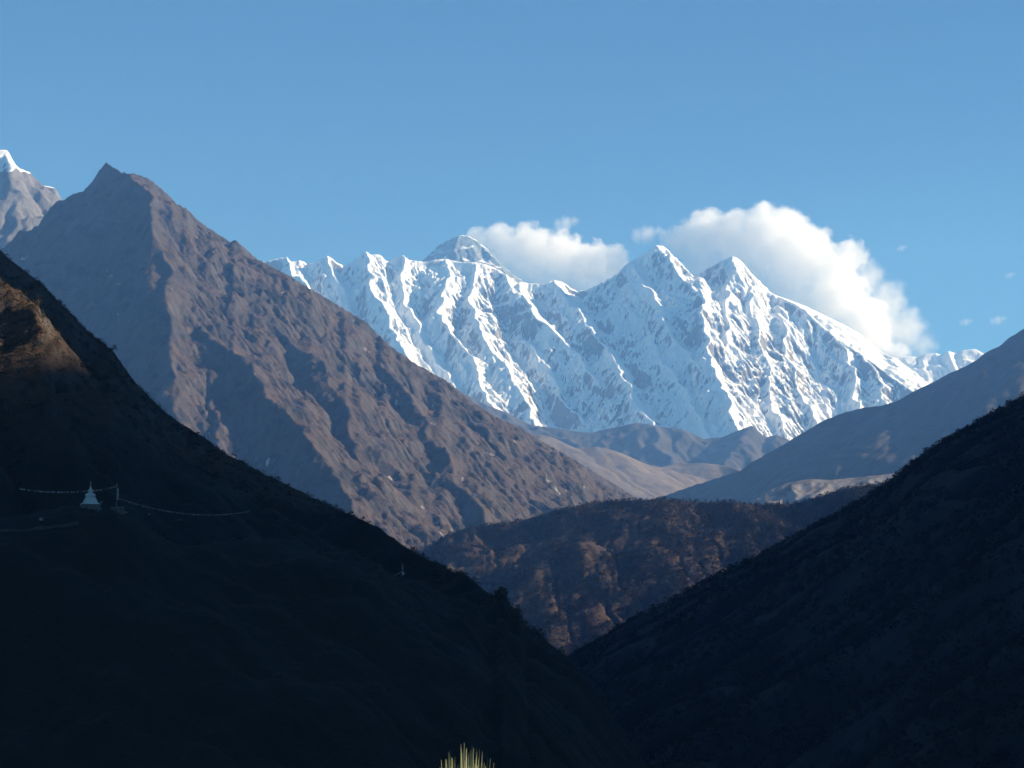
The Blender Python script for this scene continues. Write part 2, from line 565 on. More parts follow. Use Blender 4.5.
# ------------------------------------------------------------------ shadowed ridge on the right
RR = [(600, 520), (640, 505), (684, 489), (712, 480), (740, 471), (750, 463), (772, 451), (794, 438), (823, 421), (843, 413), (863, 408), (880, 406), (897, 401), (916, 390), (933, 382), (950, 373),
      (964, 367), (976, 360), (983, 354), (990, 350), (998, 347), (1006, 340), (1013, 335), (1024, 329), (1080, 298), (1180, 255), (1300, 235), (1500, 240)]
YR = 12200.0
X, Y = grid(300, 6200, 9200, 14500, 15)
RD = [dict(pts=[P(a, b, YR + max(0, a - 1000) * 2.5) for a, b in RR], s=(0.62, 0.5, 600))]
H, S, D = cones(X + 50 * fbm(X / 700, Y / 700, 3, 4), Y, RD)
Z = H + (26 * fbm(X / 420, Y / 420, 91, 6) + 12 * (ridged(X / 130, Y / 200, 93, 5) - 1.2)) * np.clip(D / 150, 0.15, 1)
Z = erode(Z, 15, 8, 0.015, seed=8, diff=0.03)
Z = fit_outline(X, Y, Z, RR[:24], 700)
tag(sheet('ridge_in_shade', X, Y, np.maximum(Z, -200), M_FOOT), 'smooth blue ridge in shade falling left from the right edge', 'hill', kind='structure')

# low spur with a pale scree bank at the foot of that ridge
LS = [(700, 520), (735, 506), (750, 501), (767, 491), (784, 484), (797, 481), (810, 479), (830, 480), (850, 478), (870, 476), (897, 473), (930, 466)]
YL = 9300.0
X, Y = grid(650, 2300, 7400, 10000, 9)
RD = [dict(pts=[P(a, b, YL) for a, b in LS], s=(0.5, 0.45, 300))]
H, S, D = cones(X, Y, RD)
Z = H + 18 * (ridged(X / 160, Y / 160, 101, 5) - 1.2) * np.clip(D / 60, 0.15, 1)
Z = erode(Z, 9, 6, 0.015, seed=9, diff=0.02)
Z = fit_outline(X, Y, Z, LS, 500)
M_SCREE = brown_slope('scree_spur', (0.19, 0.15, 0.12), (0.30, 0.27, 0.24), (0.07, 0.06, 0.055), 0.6, lo=0.7, hi=0.95)
tag(sheet('scree_spur', X, Y, np.maximum(Z, 0), M_SCREE), 'low spur with pale scree patches at the foot of the shaded ridge', 'hill', kind='structure')

# ------------------------------------------------------------------ rocky peak in the top left corner
TL = [(-160, 210), (-90, 172), (-50, 160), (-20, 156), (0, 150), (7, 150), (12, 158), (17, 167), (24, 170), (30, 172), (37, 181), (46, 186), (55, 188), (61, 198), (75, 212), (110, 250)]
YT = 12300.0
X, Y = grid(-4300, -1900, 10000, 13300, 14)
RD = [dict(pts=[P(a, b, YT) for a, b in TL], s=(1.1, 0.8, 400)),
      dict(pts=spur([(7, 150), (15, 185), (10, 230), (25, 290)], YT, 0.8, 500), s=(1.0, 0.8, 200)),
      dict(pts=spur([(55, 188), (52, 215), (60, 250), (50, 290)], YT, 0.8, 500), s=(1.0, 0.8, 200))]
H, S, D = cones(X + 40 * fbm(X / 300, Y / 300, 3, 4), Y + 40 * fbm(X / 300, Y / 300, 13, 4), RD)
Z = H + 45 * (ridged(X / 240, Y / 240, 111, 5) - 1.2) * np.clip(D / 150, 0.05, 1)
Z = erode(Z, 14, 8, 0.02, seed=10, diff=0.02)
Z = fit_outline(X, Y, Z, TL, 1200)
tag(sheet('snow_tipped_peak', X, Y, np.maximum(Z, 200), M_PEAK), 'grey rock peak with sunlit snow on its tip at the left edge', 'mountain', kind='structure')

# ------------------------------------------------------------------ the big brown mountain
LM = [(63, 200), (72, 194), (83, 191), (93, 180), (100, 169), (106, 162), (112, 166), (120, 171), (128, 173), (136, 174), (145, 177), (153, 181), (161, 188), (169, 195),
      (176, 203), (186, 208), (199, 221), (214, 231), (229, 241), (236, 240), (245, 248), (256, 258), (276, 269), (290, 276), (303, 284), (330, 300), (356, 316),
      (366, 322), (375, 331), (385, 341), (399, 352), (420, 366), (446, 380), (473, 402), (495, 416), (519, 427), (540, 440), (558, 450), (597, 473), (636, 497), (680, 525)]
YM = 9000.0


def ym(px):
    return YM + np.interp(px, [60, 106, 136, 640], [900, 350, 0, 1200])


TM = 0.66
RD = [dict(pts=[P(a, b, ym(a)) for a, b in LM], s=(1.5, 0.74, 420))]
SPM = []
for sp, ta, an in [
    ([(136, 174), (150, 200), (156, 235), (163, 270), (170, 300), (172, 330)], 0.74, None),
    ([(176, 203), (178, 240), (183, 275), (190, 305), (205, 350), (212, 390), (216, 423), (235, 460), (262, 500)], 0.68, None),
    ([(63, 200), (70, 225), (72, 250), (66, 280), (52, 310)], 0.85, None),
    ([(229, 241), (236, 280), (255, 305), (273, 323), (300, 342), (318, 356), (334, 392), (348, 425), (362, 450), (395, 500), (425, 545)], 0.64, None),
    ([(200, 318), (232, 350), (262, 385), (300, 425), (332, 460), (352, 500)], 0.66, (176, 203)),
    ([(303, 284), (330, 315), (355, 340), (378, 362), (398, 380), (420, 404), (434, 434), (455, 470), (480, 510)], 0.62, None),
    ([(375, 331), (400, 358), (425, 377), (446, 392), (475, 416), (496, 440), (520, 478), (545, 505)], 0.60, None),
    ([(446, 380), (470, 410), (490, 440), (512, 474), (540, 492), (575, 508)], 0.54, None),
    ([(519, 427), (545, 452), (572, 480), (605, 508)], 0.5, None),
]:
    SPM.append((spur(sp, ym((an or sp[0])[0]) - 20, ta, 0, an), (0.9, (0.52, 0.66), 70) if sp[0][0] > 70 else (1.6, (1.2, 0.8), 100), 1.0))
X, Y = grid(-2500, 1000, 6300, 10700, 7)
wx, wy = X + 40 * fbm(X / 260, Y / 260, 3, 5), Y + 40 * fbm(X / 260, Y / 260, 8, 5)
H, S, D = cones(wx, wy, RD)
S = wx * 1.0
H, S, D = face_spurs(wx, wy, H, S, D, SPM)
fl = ridged(S / 75, D / 600, 121, 4) - 1.1
fl2 = ridged(S / 30, D / 330, 125, 3) - 1.1
Z = H + np.clip(D / 90, 0, 1) * (9 * fl + 5 * fl2) + 24 * (ridged(X / 230, Y / 300, 131, 7, 0.58) - 1.2) * np.clip(D / 90, 0.08, 1)
Z = erode(Z, 7, 6, 0.022, seed=11, diff=0.0)
Z = Z + 9 * (ridged(X / 40, Y / 55, 177, 5, 0.62) - 1.2) * (0.5 + np.clip(fbm(X / 300, Y / 300, 178, 3), -0.4, 0.8))
Z = fit_outline(X, Y, Z, LM, 300)
tag(sheet('mountain', X, Y, np.maximum(Z, -500), M_BROWN), 'big brown rocky mountain with shadowed gullies falling from left to the valley', 'mountain', kind='structure')

# ------------------------------------------------------------------ wooded hill in the middle
MH = [(340, 620), (385, 575), (420, 553), (435, 543), (450, 534), (473, 526), (492, 525), (510, 523), (540, 515), (573, 507), (595, 503), (616, 501), (640, 500), (666, 499), (699, 502), (727, 502), (757, 505),
      (794, 504), (820, 497), (843, 489), (862, 486), (880, 484), (930, 470), (1000, 455)]
YH = 5600.0
RD = [dict(pts=[P(a, b, YH) for a, b in MH], s=(0.62, 0.60, 400))]
SPH = []
for sp in ([(473, 526), (490, 555), (503, 590), (512, 630)], [(573, 507), (590, 540), (606, 575), (620, 620)]):
    SPH.append((spur(sp, YH - 10, 0.58), (0.6, (0.5, 0.6), 60), 1.0))
X, Y = grid(-500, 1500, 4300, 6100, 5)
wx, wy = X + 25 * fbm(X / 120, Y / 120, 3, 5), Y + 25 * fbm(X / 160, Y / 160, 8, 4)
H, S, D = cones(wx, wy, RD)
H, S, D = face_spurs(wx, wy, H, S, D, SPH)
Z = H + 5 * fbm(X / 110, Y / 110, 141, 6) * np.clip(D / 50, 0.1, 1)
Z = erode(Z, 5, 8, 0.018, seed=12, diff=0.03)
Z = fit_outline(X, Y, Z, MH, 0)
MIDX, MIDY, MIDZ = X, Y, Z
tag(sheet('wooded_hill', X, Y, np.maximum(Z, -500), M_MID), 'wooded hill with red brown clearings in the middle of the valley', 'hill', kind='structure')

# ------------------------------------------------------------------ near hill on the right, high enough outside the frame to shade the valley
NR = [(520, 690), (585, 650), (612, 634), (640, 617), (680, 597), (717, 577), (767, 553), (792, 539), (817, 526), (845, 511), (870, 497), (897, 476), (914, 463), (930, 450), (950, 438), (973, 425), (1000, 410), (1024, 396)]
YN = 2100.0
pts = [P(a, b, YN) for a, b in NR]
e = pts[-1]
pts += [np.array((820, 2150, e[2] + 195)), np.array((1300, 2260, e[2] + 480)), np.array((1900, 2290, 1120)), np.array((2500, 2290, 1690))]
RD = [dict(pts=pts, s=(0.62, 0.6, 400)),
      dict(pts=[(2500, 2290, 1690), (2500, 1908, 1650), (2500, 1557, 1383), (2500, 1185, 1390), (2500, 927, 1330), (2500, 800, 1150), (2450, 620, 800)], s=(1.15, 1.0, 500)),
      dict(pts=[(2500, 2290, 1690), (2900, 2900, 1950), (3200, 3600, 2000), (3200, 4300, 1800)], s=(0.7, 0.6, 500)),
      dict(pts=spur([(870, 497), (850, 540), (800, 600)], YN, 0.6, 300), s=(0.62, 0.6, 200)),
      dict(pts=spur([(1000, 410), (985, 480), (940, 560), (880, 640)], YN, 0.6, 300), s=(0.62, 0.6, 200))]
X, Y = grid(-60, 4600, 160, 4800, 9)
H, S, D = cones(X + 20 * fbm(X / 160, Y / 160, 3, 4), Y + 20 * fbm(X / 160, Y / 160, 8, 4), RD)
Z = H + 5 * fbm(X / 110, Y / 110, 151, 5) * np.clip(D / 50, 0.1, 1)
Z = erode(Z, 9, 3, 0.02, seed=13, diff=0.03)
Z = fit_outline(X, Y, Z, NR, -300)
NRX, NRY, NRZ = X, Y, Z
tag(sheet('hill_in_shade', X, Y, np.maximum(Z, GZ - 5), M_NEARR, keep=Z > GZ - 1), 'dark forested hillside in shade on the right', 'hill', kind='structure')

# ------------------------------------------------------------------ near hill on the left with the shrine shoulder
NL = [(0, 249), (9, 259), (22, 269), (37, 280), (50, 292), (61, 304), (74, 317), (87, 330), (100, 341), (108, 346), (120, 361), (133, 380), (150, 397), (166, 413), (183, 425), (200, 435), (226, 454), (266, 475), (306, 494),
      (332, 507), (354, 516), (376, 527), (399, 543), (420, 555), (440, 566), (466, 577), (475, 584), (483, 592), (503, 602), (512, 614), (528, 630), (546, 644), (572, 660), (590, 685), (620, 728), (650, 770)]


def ynl(px):
    return np.interp(px, [-200, 0, 120, 300, 420, 520, 650], [1320, 1260, 1180, 1080, 960, 850, 760])


TER = [(-160, 527), (0, 517), (40, 511), (70, 500), (90, 491), (118, 496), (150, 505), (190, 515), (245, 512), (290, 528), (340, 552), (402, 578), (440, 600), (500, 650), (560, 700), (640, 790)]


def yter(px):
    return np.interp(px, [-200, 0, 90, 250, 402, 640], [560, 572, 590, 640, 720, 700])


main = [np.array((-700, 1420, 500)), np.array((-480, 1340, 370))] + [P(a, b, ynl(a)) for a, b in NL]
RD = [dict(pts=main, s=(0.80, 0.72, 150)),
      dict(pts=[np.array((-420, 900, 330)), P(-70, 255, 1010), P(-20, 268, 970), P(15, 285, 940), P(40, 322, 905), P(52, 370, 870), P(60, 420, 830)], s=(0.85, 0.75, 60)),
      dict(pts=[P(a, b, yter(a)) for a, b in TER], s=(0.30, 0.72, 14))]
RD[2]['s'] = (0.12, 0.70, 7)
X, Y = grid(-620, 160, 330, 1480, 1.8)
H, S, D = cones(X + 5 * fbm(X / 40, Y / 40, 3, 4), Y + 5 * fbm(X / 40, Y / 40, 8, 4), RD)
Z = H + 2.2 * fbm(X / 26, Y / 26, 161, 5) * np.clip(D / 12, 0.15, 1)
Z = Z + np.clip((Z - 120) / 30, 0, 1) * 3.2 * (ridged(X / 14, Y / 14, 167, 4, 0.6) - 1.2)
Z = erode(Z, 1.8, 4, 0.012, seed=14, diff=0.02)
Z = fit_outline(X, Y, Z, NL, -100)
NLX, NLY, NLZ = X, Y, Z
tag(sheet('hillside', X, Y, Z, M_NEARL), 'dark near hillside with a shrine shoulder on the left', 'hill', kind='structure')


def hgt(Xg, Yg, Zg, x, y):
    dx, dy = Xg[0, 1] - Xg[0, 0], Yg[1, 0] - Yg[0, 0]
    u, v = np.clip((np.asarray(x, float) - Xg[0, 0]) / dx, 0, Xg.shape[1] - 1.001), np.clip((np.asarray(y, float) - Yg[0, 0]) / dy, 0, Xg.shape[0] - 1.001)
    i, j = u.astype(int), v.astype(int)
    a, b = u - i, v - j
    return (Zg[j, i] * (1 - a) + Zg[j, i + 1] * a) * (1 - b) + (Zg[j + 1, i] * (1 - a) + Zg[j + 1, i + 1] * a) * b

# ------------------------------------------------------------------ air
def box(name, x0, x1, y0, y1, z0, z1, mat):
    V = [(x, y, z) for z in (z0, z1) for y in (y0, y1) for x in (x0, x1)]
    Q = [(0, 2, 3, 1), (4, 5, 7, 6), (0, 1, 5, 4), (1, 3, 7, 5), (3, 2, 6, 7), (2, 0, 4, 6)]
    return raw_mesh(name, V, Q, mat, smooth=False)


m = bpy.data.materials.new('haze_air')
m.use_nodes = True
t = m.node_tree
t.nodes.remove(t.nodes['Principled BSDF'])
pv = t.nodes.new('ShaderNodeVolumePrincipled')
pv.inputs['Color'].default_value = (0.20, 0.46, 1.0, 1)
pv.inputs['Absorption Color'].default_value = (1, 1, 1, 1)
pv.inputs['Density'].default_value = 3.1e-5
pv.inputs['Anisotropy'].default_value = 0.0
t.links.new(pv.outputs[0], t.nodes['Material Output'].inputs['Volume'])
m.cycles.volume_sampling = 'DISTANCE'
m.cycles.homogeneous_volume = True
tag(box('haze', -6700, 6700, -1600, 27100, GZ - 200, 5700, m), 'thin blue air between the mountains', 'haze', kind='stuff')

def hit(Xg, Yg, Zg, px, py, y0, y1):
    """where the line of sight through (px, py) first meets a hillside"""
    ys = np.arange(y0, y1, 0.5)
    a, b = (px - 512) / F, (384 - py) / F
    k = CP - b * SP
    xs, zs = a / k * ys, (SP + b * CP) / k * ys
    g = hgt(Xg, Yg, Zg, xs, ys)
    below = np.nonzero(zs <= g)[0]
    i = below[0] if len(below) else len(ys) - 1
    return np.array((xs[i], ys[i], g[i]))


# ------------------------------------------------------------------ plants
M_SHRUB = plain('shrub_leaves', (0.011, 0.016, 0.008), 0.4, 0.6)
M_JUNIPER = plain('juniper_leaves', (0.040, 0.042, 0.024), 0.4, 0.15)
M_WOOD_FAR = plain('wood_leaves', (0.014, 0.013, 0.012), 0.45, 0.03)
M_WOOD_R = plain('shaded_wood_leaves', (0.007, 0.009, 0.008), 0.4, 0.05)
M_BARK = plain('bark', (0.09, 0.07, 0.055), 0.3, 3.0)


def leaf_template(n, seed, conic=False, leaf=0.42):
    """n leaf triangles spread through a crown one unit high and about one wide"""
    rng = np.random.default_rng(seed)
    T = []
    for i in range(n):
        while True:
            p = rng.uniform(-1, 1, 3)
            if conic:
                h = (p[2] + 1) / 2
                if math.hypot(p[0], p[1]) < (1 - h) * 0.95 + 0.05: break
            elif np.dot(p, p) < 1 and np.dot(p, p) > 0.12: break
        c = np.array((p[0] * 0.5, p[1] * 0.5, (p[2] + 1) * 0.5))
        d = rng.normal(size=(3, 3))
        d /= np.linalg.norm(d, axis=1)[:, None]
        T.append(c + d * leaf * rng.uniform(0.6, 1.1) * 0.5)
    return np.array(T)


def scatter(name, pts, size, tmpl, mat, seed, wide=(0.8, 1.2)):
    rng = np.random.default_rng(seed)
    n = len(pts)
    ang = rng.uniform(0, 2 * math.pi, n)
    ti = rng.integers(0, len(tmpl), n)
    T = np.stack(tmpl)[ti]                                   # n, tris, 3, 3
    ca, sa = np.cos(ang)[:, None, None], np.sin(ang)[:, None, None]
    wd = (size * rng.uniform(wide[0], wide[1], n))[:, None, None]
    x = (T[..., 0] * ca - T[..., 1] * sa) * wd
    y = (T[..., 0] * sa + T[..., 1] * ca) * wd
    z = T[..., 2] * size[:, None, None]
    V = np.stack([x, y, z], -1) + np.asarray(pts)[:, None, None, :]
    V = V.reshape(-1, 3)
    return raw_mesh(name, V, np.arange(len(V)).reshape(-1, 3), mat, smooth=False, corners=3)


ROUND = [leaf_template(26, k) for k in range(6)]
SMALL = [leaf_template(14, 40 + k, k % 2 == 0, 0.55) for k in range(6)]


def sample(Xg, Yg, Zg, n, seed, test):
    rng = np.random.default_rng(seed)
    out = []
    while sum(len(o) for o in out) < n:
        x = rng.uniform(Xg[0, 0], Xg[0, -1], 40000)
        y = rng.uniform(Yg[0, 0], Yg[-1, 0], 40000)
        z = hgt(Xg, Yg, Zg, x, y)
        px, py = project(x, y, z)
        ok = test(x, y, z, px, py)
        out.append(np.stack([x, y, z], -1)[ok])
    return np.concatenate(out)[:n]


# shrubs of the near hillside
def t_left(x, y, z, px, py):
    n = fbm(x / 22, y / 22, 301, 3)
    return (px > -20) & (px < 700) & (py < 800) & (n > -0.12 + 0.35 * ((y < 640) & (py < 530)) - 0.25 * ((px < 90) & (py < 420)))


p = sample(NLX, NLY, NLZ, 15000, 1, t_left)
rng = np.random.default_rng(5)
sz = rng.uniform(0.7, 2.3, len(p)) * (0.7 + 0.5 * (p[:, 1] > 750))
p[:, 2] -= 0.15
tag(scatter('shrub_cover', p, sz, ROUND, M_SHRUB, 6, (0.9, 1.7)), 'low dark shrubs covering the near hillside', 'shrubs', kind='stuff')


# wood on the shaded hill to the right
def t_right(x, y, z, px, py):
    return (px > 540) & (px < 1040) & (py < 800) & (py > 380) & (y < 2250) & (fbm(x / 60, y / 60, 311, 3) > -0.35)


p = sample(NRX, NRY, NRZ, 16000, 2, t_right)
sz = np.random.default_rng(7).uniform(2.5, 6.5, len(p))
p[:, 2] -= 0.5
tag(scatter('forest', p, sz, SMALL, M_WOOD_R, 8, (0.7, 1.2)), 'dark forest covering the shaded hillside on the right', 'forest', kind='stuff')


# wood on the middle hill, thinner over the brown clearings
def t_mid(x, y, z, px, py):
    n = fbm(x / 85, y / 85, 321, 4) + 0.5 * fbm(x / 25, y / 25, 331, 2)
    lim = np.interp(px, [440, 470, 560, 640, 700, 760], [-0.25, 0.10, -0.02, -0.25, -0.7, -0.9])
    lim = lim + np.where((py < 535) & (px < 640), -0.35, 0) - np.where(py > 585, 0.25, 0)
    crest = (y > 5560) & (y < 5640) & (px > 685)
    return (px > 400) & (px < 900) & (y < 5660) & (y > 4500) & ((n > lim) | crest)


p = sample(MIDX, MIDY, MIDZ, 34000, 3, t_mid)
sz = np.random.default_rng(9).uniform(5, 12, len(p))
p[:, 2] -= 0.8
tag(scatter('forest', p, sz, SMALL, M_WOOD_FAR, 10, (0.6, 1.1)), 'dark wood with bare clearings covering the middle hill', 'forest', kind='stuff')


# ------------------------------------------------------------------ small mesh tools
class MB:
    def __init__(self):
        self.V, self.Fc = [], []

    def poly(self, vs, fs):
        n = len(self.V)
        self.V += [tuple(v) for v in vs]
        self.Fc += [tuple(i + n for i in f) for f in fs]

    def box(self, cx, cy, z0, wx, wy, h, top=1.0, rot=0.0):
        c, s_ = math.cos(rot), math.sin(rot)
        vs = []
        for z, k in ((z0, 1.0), (z0 + h, top)):
            for a, b in ((-1, -1), (1, -1), (1, 1), (-1, 1)):
                x, y = a * wx / 2 * k, b * wy / 2 * k
                vs.append((cx + x * c - y * s_, cy + x * s_ + y * c, z))
        self.poly(vs, [(3, 2, 1, 0), (4, 5, 6, 7), (0, 1, 5, 4), (1, 2, 6, 5), (2, 3, 7, 6), (3, 0, 4, 7)])

    def lathe(self, prof, n=20, cx=0, cy=0):
        vs = [(cx + r * math.cos(2 * math.pi * k / n), cy + r * math.sin(2 * math.pi * k / n), z) for r, z in prof for k in range(n)]
        fs = [(i * n + k, i * n + (k + 1) % n, (i + 1) * n + (k + 1) % n, (i + 1) * n + k) for i in range(len(prof) - 1) for k in range(n)]
        fs += [tuple(reversed(range(n))), tuple((len(prof) - 1) * n + k for k in range(n))]
        self.poly(vs, fs)

    def tube(self, pts, rad, n=6):
        pts = [np.array(q, float) for q in pts]
        rad = rad if isinstance(rad, (list, tuple)) else [rad] * len(pts)
        vs = []
        for i, q in enumerate(pts):
            d = pts[min(i + 1, len(pts) - 1)] - pts[max(i - 1, 0)]
            d = d / (np.linalg.norm(d) + 1e-9)
            u = np.cross(d, (0, 0, 1) if abs(d[2]) < 0.9 else (1, 0, 0))
            u /= np.linalg.norm(u)
            v = np.cross(d, u)
            vs += [q + rad[i] * (math.cos(2 * math.pi * k / n) * u + math.sin(2 * math.pi * k / n) * v) for k in range(n)]
        fs = [(i * n + k, i * n + (k + 1) % n, (i + 1) * n + (k + 1) % n, (i + 1) * n + k) for i in range(len(pts) - 1) for k in range(n)]
        fs += [tuple(reversed(range(n))), tuple((len(pts) - 1) * n + k for k in range(n))]
        self.poly(vs, fs)

    def build(self, name, mat, parent=None, smooth=False):
        me = bpy.data.meshes.new(name)
        me.from_pydata(self.V, [], self.Fc)
        for pl in me.polygons: pl.use_smooth = smooth
        me.materials.append(mat)
        o = bpy.data.objects.new(name, me)
        COL.objects.link(o)
        if parent: o.parent = parent
        return o


def thing(name, loc, label, cat, group=None, rz=0.0):
    o = bpy.data.objects.new(name, None)
    COL.objects.link(o)
    o.location = loc
    o.rotation_euler = (0, 0, rz)
    return tag(o, label, cat, group)


M_WHITE = plain('whitewash', (0.45, 0.44, 0.45), 0.12, 1.2)
M_GILT = plain('dull_gilt', (0.34, 0.27, 0.14), 0.2, 4.0)
M_STONE = plain('dry_stone', (0.10, 0.095, 0.09), 0.45, 1.6)
M_PALESTONE = plain('pale_stone', (0.20, 0.195, 0.19), 0.2, 2.0)
M_POLE = plain('weathered_pole', (0.15, 0.135, 0.12), 0.2, 2.0)
M_CORD = plain('pale_cord', (0.22, 0.21, 0.20), 0.1, 2.0)
M_FLAGS = [plain('flag_white', (0.30, 0.30, 0.29), 0.1), plain('flag_blue', (0.10, 0.14, 0.24), 0.1), plain('flag_yellow', (0.30, 0.25, 0.12), 0.1),
           plain('flag_red', (0.22, 0.10, 0.08), 0.1), plain('flag_green', (0.11, 0.20, 0.13), 0.1)]
M_PATH = plain('trodden_earth', (0.045, 0.04, 0.035), 0.3, 0.5)


def on_left(px, py, y0=400, y1=1400):
    return hit(NLX, NLY, NLZ, px, py, y0, y1)


def on_shoulder(px, dy=0.0):
    """top of the shoulder in the direction of column px"""
    ys = np.arange(545, 690, 0.5)
    xs = (px - 512) / F * (ys * CP + 50 * SP)
    g = hgt(NLX, NLY, NLZ, xs, ys)
    i = int((g / ys).argmax())
    yy = ys[i] + dy
    xx = xs[i] * yy / ys[i]
    return np.array((xx, yy, float(hgt(NLX, NLY, NLZ, xx, yy))))


# ------------------------------------------------------------------ path on the shoulder
def strip(name, line, wid, label):
    q = []
    ln = [on_left(a, b) for a, b in line]
    for a, b in zip(ln[:-1], ln[1:]):
        for k in range(6): q.append(a + (b - a) * k / 6)
    vs, fs = [], []
    rg = random.Random(len(q))
    for i, c in enumerate(q):
        w_ = wid * rg.uniform(0.6, 1.2)
        for k in range(4):
            yy = c[1] + (k / 3 - 0.5) * w_
            vs.append((c[0], yy, float(hgt(NLX, NLY, NLZ, c[0], yy)) + 0.12))
    for i in range(len(q) - 1):
        for k in range(3): fs.append((i * 4 + k, (i + 1) * 4 + k, (i + 1) * 4 + k + 1, i * 4 + k + 1))
    return tag(raw_mesh(name, vs, fs, M_PATH), label, 'path', kind='structure')


strip('path', [(-20, 533), (0, 532), (20, 531), (40, 529), (60, 527), (82, 524)], 1.5, 'trodden path along the edge of the shrine shoulder')
strip('path', [(158, 521), (172, 522), (186, 520)], 1.6, 'short bare path below the long flag string')

# ------------------------------------------------------------------ chorten
b0 = on_shoulder(90, 1.5)
st = thing('chorten', b0, 'small white chorten with a thin spire standing on the dark shoulder', 'shrine', rz=0.35)
m_ = MB(); m_.box(0, 0, -1.5, 5.6, 5.6, 1.8); m_.box(0, 0, 0.3, 5.0, 5.0, 0.9); m_.build('plinth', M_STONE, st)
m_ = MB(); m_.box(0, 0, 1.2, 4.9, 4.9, 0.28)
for k in range(4): m_.box(0, 0, 1.48 + k * 0.42, 3.9 - k * 0.38, 3.9 - k * 0.38, 0.42, 0.98)
m_.build('terrace', M_WHITE, st)
m_ = MB(); m_.lathe([(1.15, 3.16), (1.4, 3.5), (1.48, 3.85), (1.36, 4.15), (1.0, 4.42), (0.4, 4.5)], 20); m_.build('dome', M_WHITE, st, True)
m_ = MB(); m_.box(0, 0, 4.5, 1.0, 1.0, 0.5); m_.box(0, 0, 5.0, 1.6, 1.6, 0.2); m_.build('harmika', M_WHITE, st)
m_ = MB(); m_.lathe([(0.6, 5.2), (0.52, 5.45), (0.48, 5.47), (0.40, 5.75), (0.36, 5.77), (0.22, 6.2), (0.16, 6.3)], 12); sp_ = m_.build('spire', M_WHITE, st, True)
m_ = MB(); m_.lathe([(0.16, 6.3), (0.3, 6.36), (0.26, 6.46), (0.13, 6.55), (0.12, 7.4), (0.2, 7.5), (0.03, 7.9)], 10); m_.build('finial', M_GILT, sp_, True)

# ------------------------------------------------------------------ stone plinth and flag pole beside it
b1 = on_shoulder(117, -3.0)
pl_ = thing('mani_wall', b1, 'low block of stacked pale stones at the foot of the flag pole', 'stone wall', rz=0.1)
rg = random.Random(4)
m_ = MB()
for lay in range(5):
    x = -2.3 + lay * 0.12
    while x < 2.2 - lay * 0.12:
        w_ = rg.uniform(0.35, 0.8)
        for yy in (-0.45, 0.45):
            m_.box(x + w_ / 2, yy + rg.uniform(-0.06, 0.06), -0.4 + lay * 0.36, w_ - 0.03, 0.85, 0.345, 0.94, rg.uniform(-0.06, 0.06))
        x += w_
m_.build('stones', M_STONE, pl_)
m_ = MB()
for k in range(6): m_.box(-1.7 + k * 0.66, rg.uniform(-.1, .1), 1.42, 0.6, 1.5, 0.14, 0.97, rg.uniform(-.1, .1))
m_.build('capstones', M_PALESTONE, pl_)


def flag_pole(loc, h, label, group):
    o = thing('prayer_flag_pole', loc, label, 'flag pole', group)
    m = MB(); m.tube([(0, 0, -0.6), (0.02, 0, h * 0.5), (0.05, 0, h)], [0.16, 0.14, 0.10], 8); m.build('pole', M_POLE, o, True)
    m = MB()
    n = 12
    vs = []
    for k in range(n + 1):
        z = h * (0.45 + 0.42 * k / n)
        for j in range(3): vs.append((0.12 + j * 0.2, 0.10 * math.sin(k * 1.1 + j), z))
    m.poly(vs, [(k * 3 + j, k * 3 + j + 1, k * 3 + j + 4, k * 3 + j + 3) for k in range(n) for j in range(2)])
    m.build('banner', M_FLAGS[0], o)
    m = MB(); m.lathe([(0.05, h), (0.2, h + 0.1), (0.18, h + 0.25), (0.04, h + 0.4)], 10, 0.05, 0); m.build('finial', M_GILT, o, True)
    return o


b2 = b1 + np.array((-0.5, 1.6, 0))
b2[2] = float(hgt(NLX, NLY, NLZ, b2[0], b2[1]))
ph = P(115, 485, b2[1])[2] - b2[2]
print('SHRINE', project(*b0), b0, project(*b1), b1, 'pole', ph)
flag_pole(b2, ph, 'tall weathered flag pole behind the stone block right of the chorten', 'prayer flag poles')
b3 = on_left(402, 576)
flag_pole(b3, 5.2, 'lone thin flag pole low on the right edge of the dark hill', 'prayer flag poles')


flag_mesh = {}


def flag_string(a, b, sag, step, label, seed, fw=0.42, fh=0.40, gap=0.0):
    a, b = np.array(a, float), np.array(b, float)
    o = thing('prayer_flag_string', a, label, 'prayer flags', 'strings of prayer flags')
    n = 24
    d = b - a
    f = lambda t_: d * t_ - np.array((0, 0, 4 * sag * t_ * (1 - t_)))
    m = MB(); m.tube([f(k / n) for k in range(n + 1)], 0.022, 5); m.build('cord', M_CORD, o, True)
    rg = random.Random(seed)
    cnt = min(95, int(np.linalg.norm(d) / step))
    for k in range(cnt):
        t_ = (k + 0.5) / cnt
        if rg.random() < gap: continue
        ci = k % 5 if rg.random() < 0.55 else 0
        if ci not in flag_mesh:
            me = bpy.data.meshes.new('flag')
            me.from_pydata([(-fw / 2, 0, 0), (fw / 2, 0, 0), (fw / 2 * 0.9, 0.08, -fh), (-fw / 2 * 0.9, -0.05, -fh), (0, 0.05, -fh / 2)], [], [(0, 1, 4), (1, 2, 4), (2, 3, 4), (3, 0, 4)])
            me.materials.append(M_FLAGS[ci])
            flag_mesh[ci] = me
        fo = bpy.data.objects.new('flag', flag_mesh[ci])
        COL.objects.link(fo)
        fo.parent = o
        fo.location = f(t_)
        fo.rotation_euler = (rg.uniform(-.5, .5), rg.uniform(-.2, .2), math.atan2(d[1], d[0]) + rg.uniform(-.4, .4))


